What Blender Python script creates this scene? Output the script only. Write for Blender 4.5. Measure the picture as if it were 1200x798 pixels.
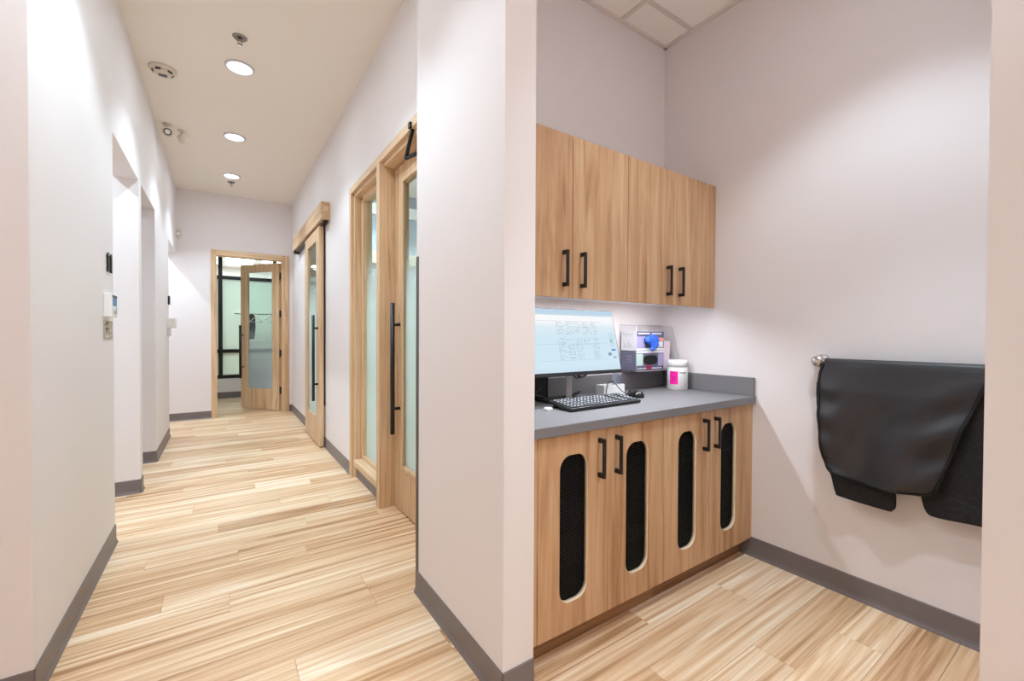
import bpy, bmesh, math, random
from mathutils import Vector, Matrix, noise
random.seed(7)
scene = bpy.context.scene
for o in list(bpy.data.objects): bpy.data.objects.remove(o)
C = scene.collection

# ------------------------------------------------------------------ camera
YAW, PITCH, ROLL, FPX = 0.595222, -0.0127529, 0.00431895, 502.25
fwd = Vector((math.sin(YAW)*math.cos(PITCH), math.cos(YAW)*math.cos(PITCH), math.sin(PITCH)))
right = Vector((math.cos(YAW), -math.sin(YAW), 0)); up = right.cross(fwd)
r2 = right*math.cos(ROLL) + up*math.sin(ROLL); u2 = up*math.cos(ROLL) - right*math.sin(ROLL)
cam = bpy.data.objects.new('camera', bpy.data.cameras.new('camera')); C.objects.link(cam)
m = Matrix((r2, u2, -fwd)).transposed().to_4x4(); m.translation = (0, 0, 1.22)
cam.matrix_world = m
cam.data.sensor_width = 36; cam.data.lens = FPX/1200*36; cam.data.clip_start = 0.02
scene.camera = cam

# ------------------------------------------------------------------ world, exposure
w = bpy.data.worlds.new('world'); scene.world = w; w.use_nodes = True
w.node_tree.nodes['Background'].inputs[0].default_value = (0.9, 0.95, 1, 1)
w.node_tree.nodes['Background'].inputs[1].default_value = 0.5
vs = scene.view_settings
vs.view_transform = 'Standard'; vs.look = 'None'; vs.gamma = 1; vs.use_curve_mapping = False
vs.exposure = 0.40
LAMP_COL = (.735, .895, 1.0)
scene.cycles.diffuse_bounces = 8; scene.cycles.max_bounces = 14
LAMP_W = 36.0            # each recessed downlight: focused beam
GLOW_W = 2.4            # ... and the wide glow of its lens

# ------------------------------------------------------------------ helpers
ORG = {}
def srgb(r, g, b):
    f = lambda c: (c/255/12.92) if c/255 <= 0.04045 else ((c/255+0.055)/1.055)**2.4
    return (f(r), f(g), f(b), 1)

def tag(o, label=None, cat=None, group=None, kind=None):
    if label: o['label'] = label
    if cat: o['category'] = cat
    if group: o['group'] = group
    if kind: o['kind'] = kind
    return o

def thing(name, loc, label, cat, group=None, kind=None, rz=0):
    o = bpy.data.objects.new(name, None); C.objects.link(o)
    o.location = loc; o.rotation_euler = (0, 0, rz); o.empty_display_size = .05
    ORG[o.name] = Vector(loc)
    return tag(o, label, cat, group, kind)

class B:
    def __init__(s): s.bm = bmesh.new()
    def box(s, x0, x1, y0, y1, z0, z1, bev=0, seg=1):
        t = bmesh.new()
        bmesh.ops.create_cube(t, size=1)
        for v in t.verts:
            v.co = Vector(((x0+x1)/2+v.co.x*(x1-x0), (y0+y1)/2+v.co.y*(y1-y0), (z0+z1)/2+v.co.z*(z1-z0)))
        if bev: bmesh.ops.bevel(t, geom=t.edges[:], offset=bev, segments=seg, affect='EDGES', profile=.5)
        return s.merge(t)
    def merge(s, t, M=None):
        mp = {}
        for v in t.verts: mp[v] = s.bm.verts.new(M @ v.co if M else v.co)
        for f in t.faces:
            try:
                n = s.bm.faces.new([mp[v] for v in f.verts]); n.smooth = f.smooth
            except ValueError: pass
        t.free(); return s
    def cyl(s, p0, p1, r, r1=None, seg=20, caps=True, smooth=True):
        p0, p1 = Vector(p0), Vector(p1); d = p1-p0; r1 = r if r1 is None else r1
        M = Matrix.Translation(p0) @ d.to_track_quat('Z', 'Y').to_matrix().to_4x4()
        return s.lathe([(r, 0), (r1, d.length)], M, seg, caps, smooth)
    def lathe(s, prof, M=Matrix.Identity(4), seg=24, caps=True, smooth=True):
        rings = []
        for (r, z) in prof:
            rings.append([s.bm.verts.new(M @ Vector((r*math.cos(2*math.pi*i/seg), r*math.sin(2*math.pi*i/seg), z))) for i in range(seg)])
        for a, b in zip(rings, rings[1:]):
            for i in range(seg):
                f = s.bm.faces.new((a[i], a[(i+1) % seg], b[(i+1) % seg], b[i])); f.smooth = smooth
        if caps:
            s.bm.faces.new(rings[0][::-1]); s.bm.faces.new(rings[-1])
        return s
    def tube(s, pts, r, seg=8):
        pts = [Vector(p) for p in pts]
        # catmull-rom resample
        P = [pts[0]]+pts+[pts[-1]]; out = []
        for i in range(1, len(P)-2):
            for k in range(6):
                t = k/6; a, b, c, d = P[i-1], P[i], P[i+1], P[i+2]
                out.append(.5*((2*b)+(c-a)*t+(2*a-5*b+4*c-d)*t*t+(3*b-a-3*c+d)*t**3))
        out.append(pts[-1]); rings = []
        for i, p in enumerate(out):
            d = (out[min(i+1, len(out)-1)]-out[max(i-1, 0)]).normalized()
            q = d.to_track_quat('Z', 'Y').to_matrix()
            rings.append([s.bm.verts.new(p+q @ Vector((r*math.cos(2*math.pi*k/seg), r*math.sin(2*math.pi*k/seg), 0))) for k in range(seg)])
        for a, b in zip(rings, rings[1:]):
            for k in range(seg):
                f = s.bm.faces.new((a[k], a[(k+1) % seg], b[(k+1) % seg], b[k])); f.smooth = True
        s.bm.faces.new(rings[0][::-1]); s.bm.faces.new(rings[-1]); return s
    def quad(s, *ps):
        s.bm.faces.new([s.bm.verts.new(p) for p in ps]); return s
    def prism(s, poly, fn, d0, d1):
        a = [s.bm.verts.new(fn(p[0], p[1], d0)) for p in poly]; b = [s.bm.verts.new(fn(p[0], p[1], d1)) for p in poly]
        n = len(poly); s.bm.faces.new(a[::-1]); s.bm.faces.new(b)
        for i in range(n): s.bm.faces.new((a[i], a[(i+1) % n], b[(i+1) % n], b[i]))
        return s
    def build(s, name, mat, parent=None, loc=None, local=False, label=None, kind=None):
        bmesh.ops.recalc_face_normals(s.bm, faces=s.bm.faces[:])
        org = Vector((0, 0, 0))
        if not local:
            if parent is not None: org = ORG[parent.name]
            elif loc is not None: org = Vector(loc)
            bmesh.ops.translate(s.bm, verts=s.bm.verts[:], vec=-org)
        me = bpy.data.meshes.new(name); s.bm.to_mesh(me); s.bm.free()
        me.materials.append(mat)
        o = bpy.data.objects.new(name, me); C.objects.link(o)
        if parent is not None: o.parent = parent
        elif loc is not None: o.location = loc
        ORG[o.name] = org
        if label: o['label'] = label
        if kind: o['kind'] = kind
        return o

def plate(outlines, fn, d0, d1):
    """solid plate with holes: outlines = [outer, hole, ...] 2-D polygons, filled by a 2-D curve, mapped by fn(u, v, d)"""
    cu = bpy.data.curves.new('tmp', 'CURVE'); cu.dimensions = '2D'; cu.fill_mode = 'BOTH'; cu.extrude = .5
    for ol in outlines:
        sp = cu.splines.new('POLY'); sp.points.add(len(ol)-1); sp.use_cyclic_u = True
        for p, q in zip(sp.points, ol): p.co = (q[0], q[1], 0, 1)
    t = bpy.data.objects.new('tmp', cu); C.objects.link(t)
    dg = bpy.context.evaluated_depsgraph_get(); me = bpy.data.meshes.new_from_object(t.evaluated_get(dg))
    bm = bmesh.new(); bm.from_mesh(me)
    bmesh.ops.remove_doubles(bm, verts=bm.verts[:], dist=1e-5)
    for v in bm.verts: v.co = Vector(fn(v.co.x, v.co.y, d0+(d1-d0)*(v.co.z+.5)))
    bpy.data.objects.remove(t); bpy.data.curves.remove(cu); bpy.data.meshes.remove(me)
    b = B(); b.merge(bm); return b

def copy_tree(o, parent=None, delta=None):
    c = o.copy(); C.objects.link(c)
    if parent is not None: c.parent = parent
    if delta is not None: c.location = o.location+Vector(delta)
    for ch in [x for x in bpy.data.objects if x.parent == o]: copy_tree(ch, c)
    return c

# ------------------------------------------------------------------ materials
MATS = {}
def nodes(name):
    mt = bpy.data.materials.new(name); mt.use_nodes = True; nt = mt.node_tree; nt.nodes.clear()
    out = nt.nodes.new('ShaderNodeOutputMaterial'); return mt, nt, out
def N(nt, t, **kw):
    n = nt.nodes.new(t)
    for k, v in kw.items(): setattr(n, k, v)
    return n
def pbr(name, col, rough=.5, metal=0, spec=.5, bump=0, bscale=200, coat=0, vary=0, vscale=3, sheen=0):
    mt, nt, out = nodes(name); p = N(nt, 'ShaderNodeBsdfPrincipled')
    p.inputs['Base Color'].default_value = col; p.inputs['Roughness'].default_value = rough
    p.inputs['Metallic'].default_value = metal; p.inputs['Specular IOR Level'].default_value = spec
    p.inputs['Coat Weight'].default_value = coat; p.inputs['Sheen Weight'].default_value = sheen
    nt.links.new(p.outputs[0], out.inputs[0])
    tc = N(nt, 'ShaderNodeTexCoord')
    if bump:
        no = N(nt, 'ShaderNodeTexNoise'); no.inputs['Scale'].default_value = bscale; no.inputs['Detail'].default_value = 3
        bp = N(nt, 'ShaderNodeBump'); bp.inputs['Strength'].default_value = bump; bp.inputs['Distance'].default_value = .002
        nt.links.new(tc.outputs['Object'], no.inputs['Vector']); nt.links.new(no.outputs['Fac'], bp.inputs['Height'])
        nt.links.new(bp.outputs[0], p.inputs['Normal'])
    if vary:
        no = N(nt, 'ShaderNodeTexNoise'); no.inputs['Scale'].default_value = vscale; no.inputs['Detail'].default_value = 2
        hs = N(nt, 'ShaderNodeHueSaturation'); hs.inputs['Color'].default_value = col
        mr = N(nt, 'ShaderNodeMapRange'); mr.inputs[3].default_value = 1-vary; mr.inputs[4].default_value = 1+vary
        nt.links.new(tc.outputs['Object'], no.inputs['Vector']); nt.links.new(no.outputs['Fac'], mr.inputs[0])
        nt.links.new(mr.outputs[0], hs.inputs['Value']); nt.links.new(hs.outputs[0], p.inputs['Base Color'])
    MATS[name] = mt; return mt
def emit(name, col, s):
    mt, nt, out = nodes(name); e = N(nt, 'ShaderNodeEmission'); e.inputs[0].default_value = col; e.inputs[1].default_value = s
    nt.links.new(e.outputs[0], out.inputs[0]); return mt
def wood(name, axis, stops, g=16, along=.9, fine=110, rough=.45, plank=.12, bump=.05, distort=1.1, spec=.4, rings=.02, finew=.3, det=4, nr=.55):
    """long-grained timber; axis = grain direction; each object gets its own cut through the noise"""
    mt, nt, out = nodes(name); L = nt.links.new
    p = N(nt, 'ShaderNodeBsdfPrincipled'); p.inputs['Roughness'].default_value = rough; p.inputs['Specular IOR Level'].default_value = spec
    L(p.outputs[0], out.inputs[0])
    tc = N(nt, 'ShaderNodeTexCoord'); oi = N(nt, 'ShaderNodeObjectInfo')
    mul = N(nt, 'ShaderNodeVectorMath', operation='SCALE'); mul.inputs[0].default_value = (37.1, 21.7, 53.3); L(oi.outputs['Random'], mul.inputs['Scale'])
    add = N(nt, 'ShaderNodeVectorMath', operation='ADD'); L(tc.outputs['Object'], add.inputs[0]); L(mul.outputs[0], add.inputs[1])
    def stretched(sc, al):
        mp = N(nt, 'ShaderNodeMapping'); v = [sc]*3; v['XYZ'.index(axis)] = al; mp.inputs['Scale'].default_value = v
        L(add.outputs[0], mp.inputs['Vector']); return mp
    m1 = stretched(g, along); n1 = N(nt, 'ShaderNodeTexNoise'); n1.inputs['Scale'].default_value = 1; n1.inputs['Detail'].default_value = det
    n1.inputs['Roughness'].default_value = nr; n1.inputs['Distortion'].default_value = distort; L(m1.outputs[0], n1.inputs['Vector'])
    m2 = stretched(fine, along*2.5); n2 = N(nt, 'ShaderNodeTexNoise'); n2.inputs['Scale'].default_value = 1; n2.inputs['Detail'].default_value = 3; L(m2.outputs[0], n2.inputs['Vector'])
    # fac = n1 + (n2-.5)*.35 + (rand-.5)*plank
    m3 = stretched(g*.45, along*.9); n3 = N(nt, 'ShaderNodeTexNoise'); n3.inputs['Scale'].default_value = 1; n3.inputs['Detail'].default_value = 2; L(m3.outputs[0], n3.inputs['Vector'])
    w1 = N(nt, 'ShaderNodeMath', operation='MULTIPLY'); L(n3.outputs['Fac'], w1.inputs[0]); w1.inputs[1].default_value = 75
    w2 = N(nt, 'ShaderNodeMath', operation='SINE'); L(w1.outputs[0], w2.inputs[0])
    w3 = N(nt, 'ShaderNodeMath', operation='MULTIPLY_ADD'); L(w2.outputs[0], w3.inputs[0]); w3.inputs[1].default_value = rings; L(n1.outputs['Fac'], w3.inputs[2])
    a1 = N(nt, 'ShaderNodeMath', operation='MULTIPLY_ADD'); L(n2.outputs['Fac'], a1.inputs[0]); a1.inputs[1].default_value = finew; L(w3.outputs[0], a1.inputs[2])
    a2 = N(nt, 'ShaderNodeMath', operation='MULTIPLY_ADD'); L(oi.outputs['Random'], a2.inputs[0]); a2.inputs[1].default_value = plank; L(a1.outputs[0], a2.inputs[2])
    a3 = N(nt, 'ShaderNodeMath', operation='SUBTRACT'); L(a2.outputs[0], a3.inputs[0]); a3.inputs[1].default_value = finew/2+plank/2
    cr = N(nt, 'ShaderNodeValToRGB'); e = cr.color_ramp.elements
    while len(e) < len(stops): e.new(.5)
    for el, (pos, col) in zip(e, stops): el.position = pos; el.color = col
    L(a3.outputs[0], cr.inputs[0]); L(cr.outputs[0], p.inputs['Base Color'])
    bp = N(nt, 'ShaderNodeBump'); bp.inputs['Strength'].default_value = bump; bp.inputs['Distance'].default_value = .001
    L(n2.outputs['Fac'], bp.inputs['Height']); L(bp.outputs[0], p.inputs['Normal'])
    return mt
def glass_mat(name, tint, z0, z1, frost, fcol, alpha_clear=.9):
    """float glass with a frosted film that fades out between heights z0 (full) and z1 (clear)"""
    mt, nt, out = nodes(name); L = nt.links.new
    tr = N(nt, 'ShaderNodeBsdfTransparent'); tr.inputs[0].default_value = tint
    gl = N(nt, 'ShaderNodeBsdfGlossy'); gl.inputs['Roughness'].default_value = .02
    lw = N(nt, 'ShaderNodeLayerWeight'); lw.inputs[0].default_value = .5
    pw = N(nt, 'ShaderNodeMath', operation='POWER'); L(lw.outputs['Facing'], pw.inputs[0]); pw.inputs[1].default_value = 4
    fr = N(nt, 'ShaderNodeMath', operation='MULTIPLY_ADD'); L(pw.outputs[0], fr.inputs[0]); fr.inputs[1].default_value = .5; fr.inputs[2].default_value = .03
    clear = N(nt, 'ShaderNodeMixShader'); L(fr.outputs[0], clear.inputs[0]); L(tr.outputs[0], clear.inputs[1]); L(gl.outputs[0], clear.inputs[2])
    tl = N(nt, 'ShaderNodeBsdfTranslucent'); tl.inputs[0].default_value = fcol
    df = N(nt, 'ShaderNodeBsdfDiffuse'); df.inputs[0].default_value = fcol
    fm = N(nt, 'ShaderNodeMixShader'); fm.inputs[0].default_value = .5; L(tl.outputs[0], fm.inputs[1]); L(df.outputs[0], fm.inputs[2])
    ge = N(nt, 'ShaderNodeNewGeometry'); sx = N(nt, 'ShaderNodeSeparateXYZ'); L(ge.outputs['Position'], sx.inputs[0])
    mr = N(nt, 'ShaderNodeMapRange', interpolation_type='SMOOTHSTEP'); mr.inputs[1].default_value = z1; mr.inputs[2].default_value = z0
    mr.inputs[3].default_value = 0; mr.inputs[4].default_value = frost; L(sx.outputs[2], mr.inputs[0])
    mx = N(nt, 'ShaderNodeMixShader'); L(mr.outputs[0], mx.inputs[0]); L(clear.outputs[0], mx.inputs[1]); L(fm.outputs[0], mx.inputs[2])
    L(mx.outputs[0], out.inputs[0]); return mt

WALL = pbr('wall_paint', srgb(231, 226, 227), .6, spec=.3, bump=.04, bscale=350)
CEIL = pbr('ceiling_paint', srgb(238, 232, 224), .8, spec=.2)
WHITE = pbr('white_plastic', srgb(240, 240, 240), .35)
TILE = pbr('ceiling_tile', srgb(248, 245, 242), .9, spec=.1, bump=.2, bscale=400)
GRID = pbr('grid_metal', srgb(222, 214, 210), .5)
VINYL = pbr('grey_vinyl_base', srgb(118, 110, 110), .42, vary=.05)
BLACK = pbr('black_metal', srgb(22, 22, 24), .4)
BLACKP = pbr('black_plastic', srgb(26, 26, 29), .45)
RING = pbr('lamp_ring', srgb(206, 203, 210), .4)
DARK = pbr('dark_recess', srgb(12, 12, 13), .8)
COUNTER = pbr('grey_laminate', srgb(122, 120, 123), .5, bump=.03, vary=.02, vscale=60)
CHROME = pbr('brushed_steel', srgb(205, 200, 196), .28, metal=1)
GREYM = pbr('grey_metal', srgb(150, 142, 136), .35, metal=.8)
DGREY = pbr('dark_grey_metal', srgb(72, 70, 70), .4)
BLUEWALL = pbr('blue_grey_paint', srgb(160, 178, 192), .6)
CREAM = pbr('cream_trim', srgb(226, 208, 178), .5)
s = srgb
CAB = wood('cabinet_laminate', 'Z', [(.28, s(164, 122, 86)), (.42, s(188, 146, 108)), (.55, s(198, 159, 121)), (.75, s(210, 175, 139))], g=17, along=1.1, plank=.1)
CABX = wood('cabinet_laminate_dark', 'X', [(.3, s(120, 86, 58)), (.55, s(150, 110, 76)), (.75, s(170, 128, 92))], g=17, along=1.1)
OAKS = [(.28, s(190, 154, 116)), (.45, s(211, 179, 142)), (.6, s(221, 191, 156)), (.78, s(230, 203, 170))]
OAK = wood('door_oak', 'Z', OAKS, g=20, along=.8, plank=.16)
OAKY = wood('door_oak_level', 'Y', OAKS, g=20, along=.8, plank=.16)
OAKX = wood('door_oak_head', 'X', OAKS, g=20, along=.8, plank=.16)
PLANK = wood('floor_plank', 'X', [(.27, s(172, 130, 92)), (.39, s(207, 167, 128)), (.5, s(225, 192, 155)), (.6, s(236, 210, 178)), (.72, s(250, 236, 214))], g=15, along=.35, fine=60, rough=.36, plank=.17, distort=1.5, spec=.35, rings=.045, finew=.42, det=7, nr=.66)
EDGE = pbr('cut_edge', srgb(236, 214, 184), .5)
GLASSF = glass_mat('frosted_door_glass', (.86, .93, .92, 1), 1.25, 2.0, .9, s(226, 239, 235))
GLASSR = glass_mat('frosted_partition_glass', (.86, .93, .92, 1), 2.2, 2.3, .8, s(216, 232, 222))
CLEAR = glass_mat('clear_acrylic', (.99, .99, .995, 1), -2, -1, 0, (1, 1, 1, 1))
LENS = emit('lamp_lens', (1, .97, .93, 1), 9)
STRIP = emit('led_strip', (.93, .96, 1, 1), 12)

# ------------------------------------------------------------------ structure: walls
HALLC, ALCC = 3.25, 3.12
XL, XLB = -.52, -.66           # left hall wall face / back
XR, XRB = .925, 1.065          # right hall wall face / back
YF, YFB = 7.57, 7.71           # hall end wall
def wall(name, boxes, label, mat=WALL):
    b = B()
    for q in boxes: b.box(*q)
    return tag(b.build(name, mat, loc=(boxes[0][0], boxes[0][2], 0)), label, 'wall', kind='structure')
wall('wall_left', [(XLB, XL, 2.05, 3.36, 0, HALLC), (XLB, XL, 3.36, 4.30, 2.385, HALLC), (-2.4, XL, 4.30, 4.42, 0, HALLC), (XLB, XL, 4.42, 5.255, 2.385, HALLC),
                   (XLB, XL, 5.255, 6.49, 0, HALLC), (XLB, XL, 6.49, YF, 2.34, HALLC), (-2.4, XLB, 5.40, 5.52, 0, HALLC), (-2.4, XLB, 6.37, 6.49, 0, HALLC)],
     'pale pinkish white left corridor wall with three openings')
wall('wall_left_front', [(-2.4, XLB, 2.05, 2.19, 0, HALLC)], 'short pale wall return at the far left edge')
wall('wall_left_outer', [(-2.54, -2.4, -2.2, YF, 0, HALLC)], 'pale outer wall of the left side rooms')
wall('wall_rear', [(-2.54, 2.6, -2.34, -2.2, 0, HALLC)], 'pale wall behind the viewpoint')
wall('wall_pillar', [(.763, .888, 1.172, 1.93, 0, HALLC)], 'pale wall end between the corridor and the computer alcove')
wall('wall_alcove_back', [(.888, 3.2, 1.806, 1.93, 0, HALLC)], 'pale back wall of the alcove behind the cabinets')
wall('wall_alcove_right', [(2.437, 2.58, -2.2, 1.806, 0, HALLC)], 'pale right wall of the alcove with towel bar')
wall('wall_wing', [(1.5, 2.437, .07, .212, 0, HALLC)], 'blurred pale wall end at the right edge')
wall('wall_right', [(XR, XRB, 1.93, 1.99, 0, HALLC), (XR, XRB, 1.99, 3.85, 2.46, HALLC), (XR, XRB, 3.85, 5.03, 0, HALLC),
                    (XR, XRB, 5.03, 5.80, 2.30, HALLC), (XR, XRB, 5.80, YF, 0, HALLC)], 'pale right corridor wall with glazed doors')
wall('wall_end', [(-2.4, -.127, YF, YFB, 0, HALLC), (-.127, .877, YF, YFB, 2.44, HALLC), (.877, 3.2, YF, YFB, 0, HALLC)], 'pale end wall of the corridor around the open door')
wall('wall_treatment_end', [(XRB, 3.2, 4.62, 4.76, 0, HALLC)], 'blue grey end wall of the room behind the glazed door', BLUEWALL)
wall('wall_treatment_side', [(3.2, 3.34, 1.8, YFB, 0, HALLC)], 'pale side wall of the rooms on the right')
# far room shell
wall('wall_far_left', [(-1.7, -1.56, YFB, 13, 0, 3.0)], 'pale left wall of the room past the far door')
wall('wall_far_right', [(2.2, 2.34, YFB, 13, 0, 3.0)], 'pale right wall of the room past the far door')
wall('wall_far_back', [(-1.7, 2.34, 13, 13.14, 0, 3.0)], 'white back wall seen past the black framed partition')
wall('wall_far_low', [(-1.56, 2.2, 9.72, 9.84, 0, .375)], 'low pale wall below the black framed glass partition')

def ceiling(name, box, label, mat=CEIL):
    return tag(B().box(*box).build(name, mat, loc=(box[0], box[2], box[4])), label, 'ceiling', kind='structure')
ceiling('ceiling', (-2.54, 1.065, -2.34, YFB, HALLC, HALLC+.1), 'smooth beige white corridor ceiling')
ceiling('ceiling_treatment', (1.065, 3.34, 1.93, YFB, 2.75, 2.85), 'white ceiling of the rooms on the right')
ceiling('ceiling_far', (-1.7, 2.34, YFB, 13.14, 2.9, 3.0), 'bright white ceiling of the room past the far door', WHITE)

# suspended ceiling over the alcove
ca = tag(B().box(.763, 2.58, -2.34, 1.93, ALCC+.06, HALLC).build('ceiling_alcove', CEIL, loc=(.763, -2.34, ALCC)), 'white suspended tile ceiling above the alcove', 'ceiling', kind='structure')
xs = [.78, 1.39, 2.0, 2.437]; ys = [-.8, -.2, .4, 1.0, 1.605, 1.806]
for i in range(len(xs)-1):
    for j in range(len(ys)-1):
        B().box(xs[i]+.012, xs[i+1]-.012, ys[j]+.012, ys[j+1]-.012, ALCC+.004, ALCC+.02, .003).build('ceiling_tile', TILE, ca)
for x in xs[1:-1]: B().box(x-.012, x+.012, -.8, 1.806, ALCC-.004, ALCC+.008).build('grid_bar', GRID, ca)
for y in ys[1:-1]: B().box(.78, 2.437, y-.012, y+.012, ALCC-.003, ALCC+.008).build('grid_bar', GRID, ca)
for q in ((.888, 2.437, 1.785, 1.806), (2.415, 2.437, .212, 1.806)): B().box(*q, ALCC-.012, ALCC+.004).build('edge_angle', GRID, ca)

# ------------------------------------------------------------------ floor
fl = tag(B().box(-2.54, 3.34, -2.34, 13.1, -.1, -.012).build('floor', wood('floor_board_base', 'X', [(.25, s(178, 136, 98)), (.5, s(214, 176, 136)), (.75, s(236, 212, 180))], g=11, along=.55), loc=(-2.54, -2.34, 0)),
         'light oak plank floor of corridor and alcove', 'floor', kind='structure')
PW, PL = .1535, 1.22
cache = {}
def plank_mesh(w_, l_):
    k = (round(w_, 3), round(l_, 3))
    if k not in cache:
        b = B(); x, y, c, h = l_/2-.0004, w_/2-.0004, .0007, 0
        lo = [(-x, -y, -.012), (x, -y, -.012), (x, y, -.012), (-x, y, -.012)]
        md = [(-x, -y, -c), (x, -y, -c), (x, y, -c), (-x, y, -c)]
        tp = [(-x+c, -y+c, 0), (x-c, -y+c, 0), (x-c, y-c, 0), (-x+c, y-c, 0)]
        me = bpy.data.meshes.new('plank')
        fs = [(8, 9, 10, 11)]
        for i in range(4):
            j = (i+1) % 4; fs += [(i, j, 4+j, 4+i), (4+i, 4+j, 8+j, 8+i)]
        me.from_pydata(lo+md+tp, [], fs); me.materials.append(PLANK); b.bm.free(); cache[k] = me
    return cache[k]
row = 0; y = .395-8*PW
nplank = 0
while y < 9.7:
    yc = y+PW/2
    if yc < 1.95: spans = [(-1.3 if yc < 2.0 else XL, 2.437)]
    elif yc < 2.05: spans = [(-1.3, .925)]
    else: spans = [(-.9, 1.1)]
    if yc < .21: spans = [(-.6, 2.437)]
    if YFB < yc: spans = [(-.4, 1.6)]
    off = (row*.437+random.uniform(-.1, .1)) % PL
    for x0, x1 in spans:
        x = x0-off
        while x < x1:
            a, b_ = max(x, x0), min(x+PL, x1)
            if b_-a > .03:
                o = bpy.data.objects.new('plank', plank_mesh(PW, b_-a)); C.objects.link(o); o.parent = fl
                o.location = Vector(((a+b_)/2, yc, 0))-ORG[fl.name]; nplank += 1
            x += PL
    y += PW; row += 1
print('planks', nplank)

# ------------------------------------------------------------------ baseboards (cove base)
def baseboard(name, runs, label, h=.105, parent=None):
    """runs: list of (p0, p1, n) on plan; n = outward normal"""
    b = B()
    for p0, p1, n in runs:
        p0, p1, n = Vector((*p0, 0)), Vector((*p1, 0)), Vector((*n, 0))
        prof = [(0, 0), (.014, 0), (.012, .006), (.007, .016), (.005, .03), (.005, h-.003), (.003, h), (0, h)]
        a = [b.bm.verts.new(p0+n*q[0]+Vector((0, 0, q[1]))) for q in prof]; c = [b.bm.verts.new(p1+n*q[0]+Vector((0, 0, q[1]))) for q in prof]
        k = len(prof); b.bm.faces.new(a[::-1]); b.bm.faces.new(c)
        for i in range(k): b.bm.faces.new((a[i], a[(i+1) % k], c[(i+1) % k], c[i]))
    if parent: return b.build(name, VINYL, parent)
    return tag(b.build(name, VINYL, loc=(*runs[0][0], 0)), label, 'baseboard', kind='structure')
e = .014
baseboard('baseboard_left', [((XL, 2.05), (XL, 3.36), (1, 0)), ((XL+e*0, 4.30), (-2.4, 4.30), (0, -1)), ((XL, 4.30), (XL, 4.42), (1, 0)), ((XL, 5.255), (-.66, 5.255), (0, -1)), ((XL, 5.255), (XL, 6.49), (1, 0)),
                             ((-2.4, 2.05), (XL, 2.05), (0, -1))], 'grey vinyl cove base along the left corridor wall')
baseboard('baseboard_end', [((-2.4, YF), (-.127, YF), (0, -1)), ((.877, YF), (XR, YF), (0, -1))], 'grey vinyl cove base on the corridor end wall')
baseboard('baseboard_right', [((XR, 3.85), (XR, 5.03), (-1, 0)), ((XR, 5.80), (XR, YF), (-1, 0))], 'grey vinyl cove base along the right corridor wall')
baseboard('baseboard_pillar', [((.763, 1.172), (.763, 1.93), (-1, 0)), ((.763, 1.172), (.888, 1.172), (0, -1)), ((.763, 1.93), (XR, 1.93), (0, 1))], 'grey vinyl cove base around the wall end in the middle')
baseboard('baseboard_alcove', [((2.437, .212), (2.437, 1.27), (-1, 0))], 'dark grey vinyl cove base along the alcove right wall')
baseboard('baseboard_far', [((-1.56, 9.72), (2.2, 9.72), (0, -1))], 'dark cove base under the black framed partition', .12)

# corner guard on the pillar
cg = B(); cg.box(.7605, .763, 1.905, 1.9325, .106, 1.585).box(.7605, .80, 1.93, 1.9325, .106, 1.585)
tag(cg.build('corner_guard', DGREY, loc=(.763, 1.93, .106)), 'slim dark grey corner guard on the middle wall end', 'corner guard')

# ------------------------------------------------------------------ doors
def dpull(b, x, y, z0, z1, r=.014): b.cyl((x, y, z0), (x, y, z1), r, seg=14)
# door_1: open oak door at the corridor end
d1 = thing('door_1', (-.127, YF, 0), 'open oak glazed door in oak frame at the corridor end', 'door', kind='structure')
B().box(-.127, -.057, YF-.02, YFB+.01, 0, 2.44, .003).build('jamb', OAK, d1)
B().box(.777, .877, YF-.02, YFB+.01, 0, 2.44, .003).build('jamb', OAK, d1)
B().box(-.057, .777, YF-.02, YFB+.01, 2.36, 2.44, .003).build('head', OAKX, d1)
ang = math.atan2(.64, -.495)
def leaf_boards(b, L, H, T, sw, top, bot):
    b.box(0, sw, -T/2, T/2, .01, H, .002).box(L-sw, L, -T/2, T/2, .01, H, .002)
    b.box(sw, L-sw, -T/2, T/2, .01, bot, .002).box(sw, L-sw, -T/2, T/2, H-top, H, .002)
    return b
lf = leaf_boards(B(), .80, 2.345, .045, .14, .13, .34).build('door_leaf', OAK, d1, local=True)
lf.location = Vector((.765, 7.70, 0))-ORG['door_1']; lf.rotation_euler = (0, 0, ang)
B().box(.14, .66, -.004, .004, .34, 2.215).build('glass_pane', glass_mat('fading_door_glass', (.9, .95, .95, 1), .35, 1.6, .85, s(206, 218, 226)), lf, local=True)
# visible face is on +local-normal side pointing to the camera
sd = 1
b = B(); dpull(b, .735, sd*.085, .50, 1.36, .019); b.cyl((.735, sd*.02, .68), (.735, sd*.085, .68), .009, seg=10).cyl((.735, sd*.02, 1.2), (.735, sd*.085, 1.2), .009, seg=10)
b.build('pull_handle', BLACK, lf, local=True)
for z in (.28, .87, 1.49, 2.08): B().box(.755, .79, 7.62, 7.72, z, z+.1).build('hinge', BLACK, d1)

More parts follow.
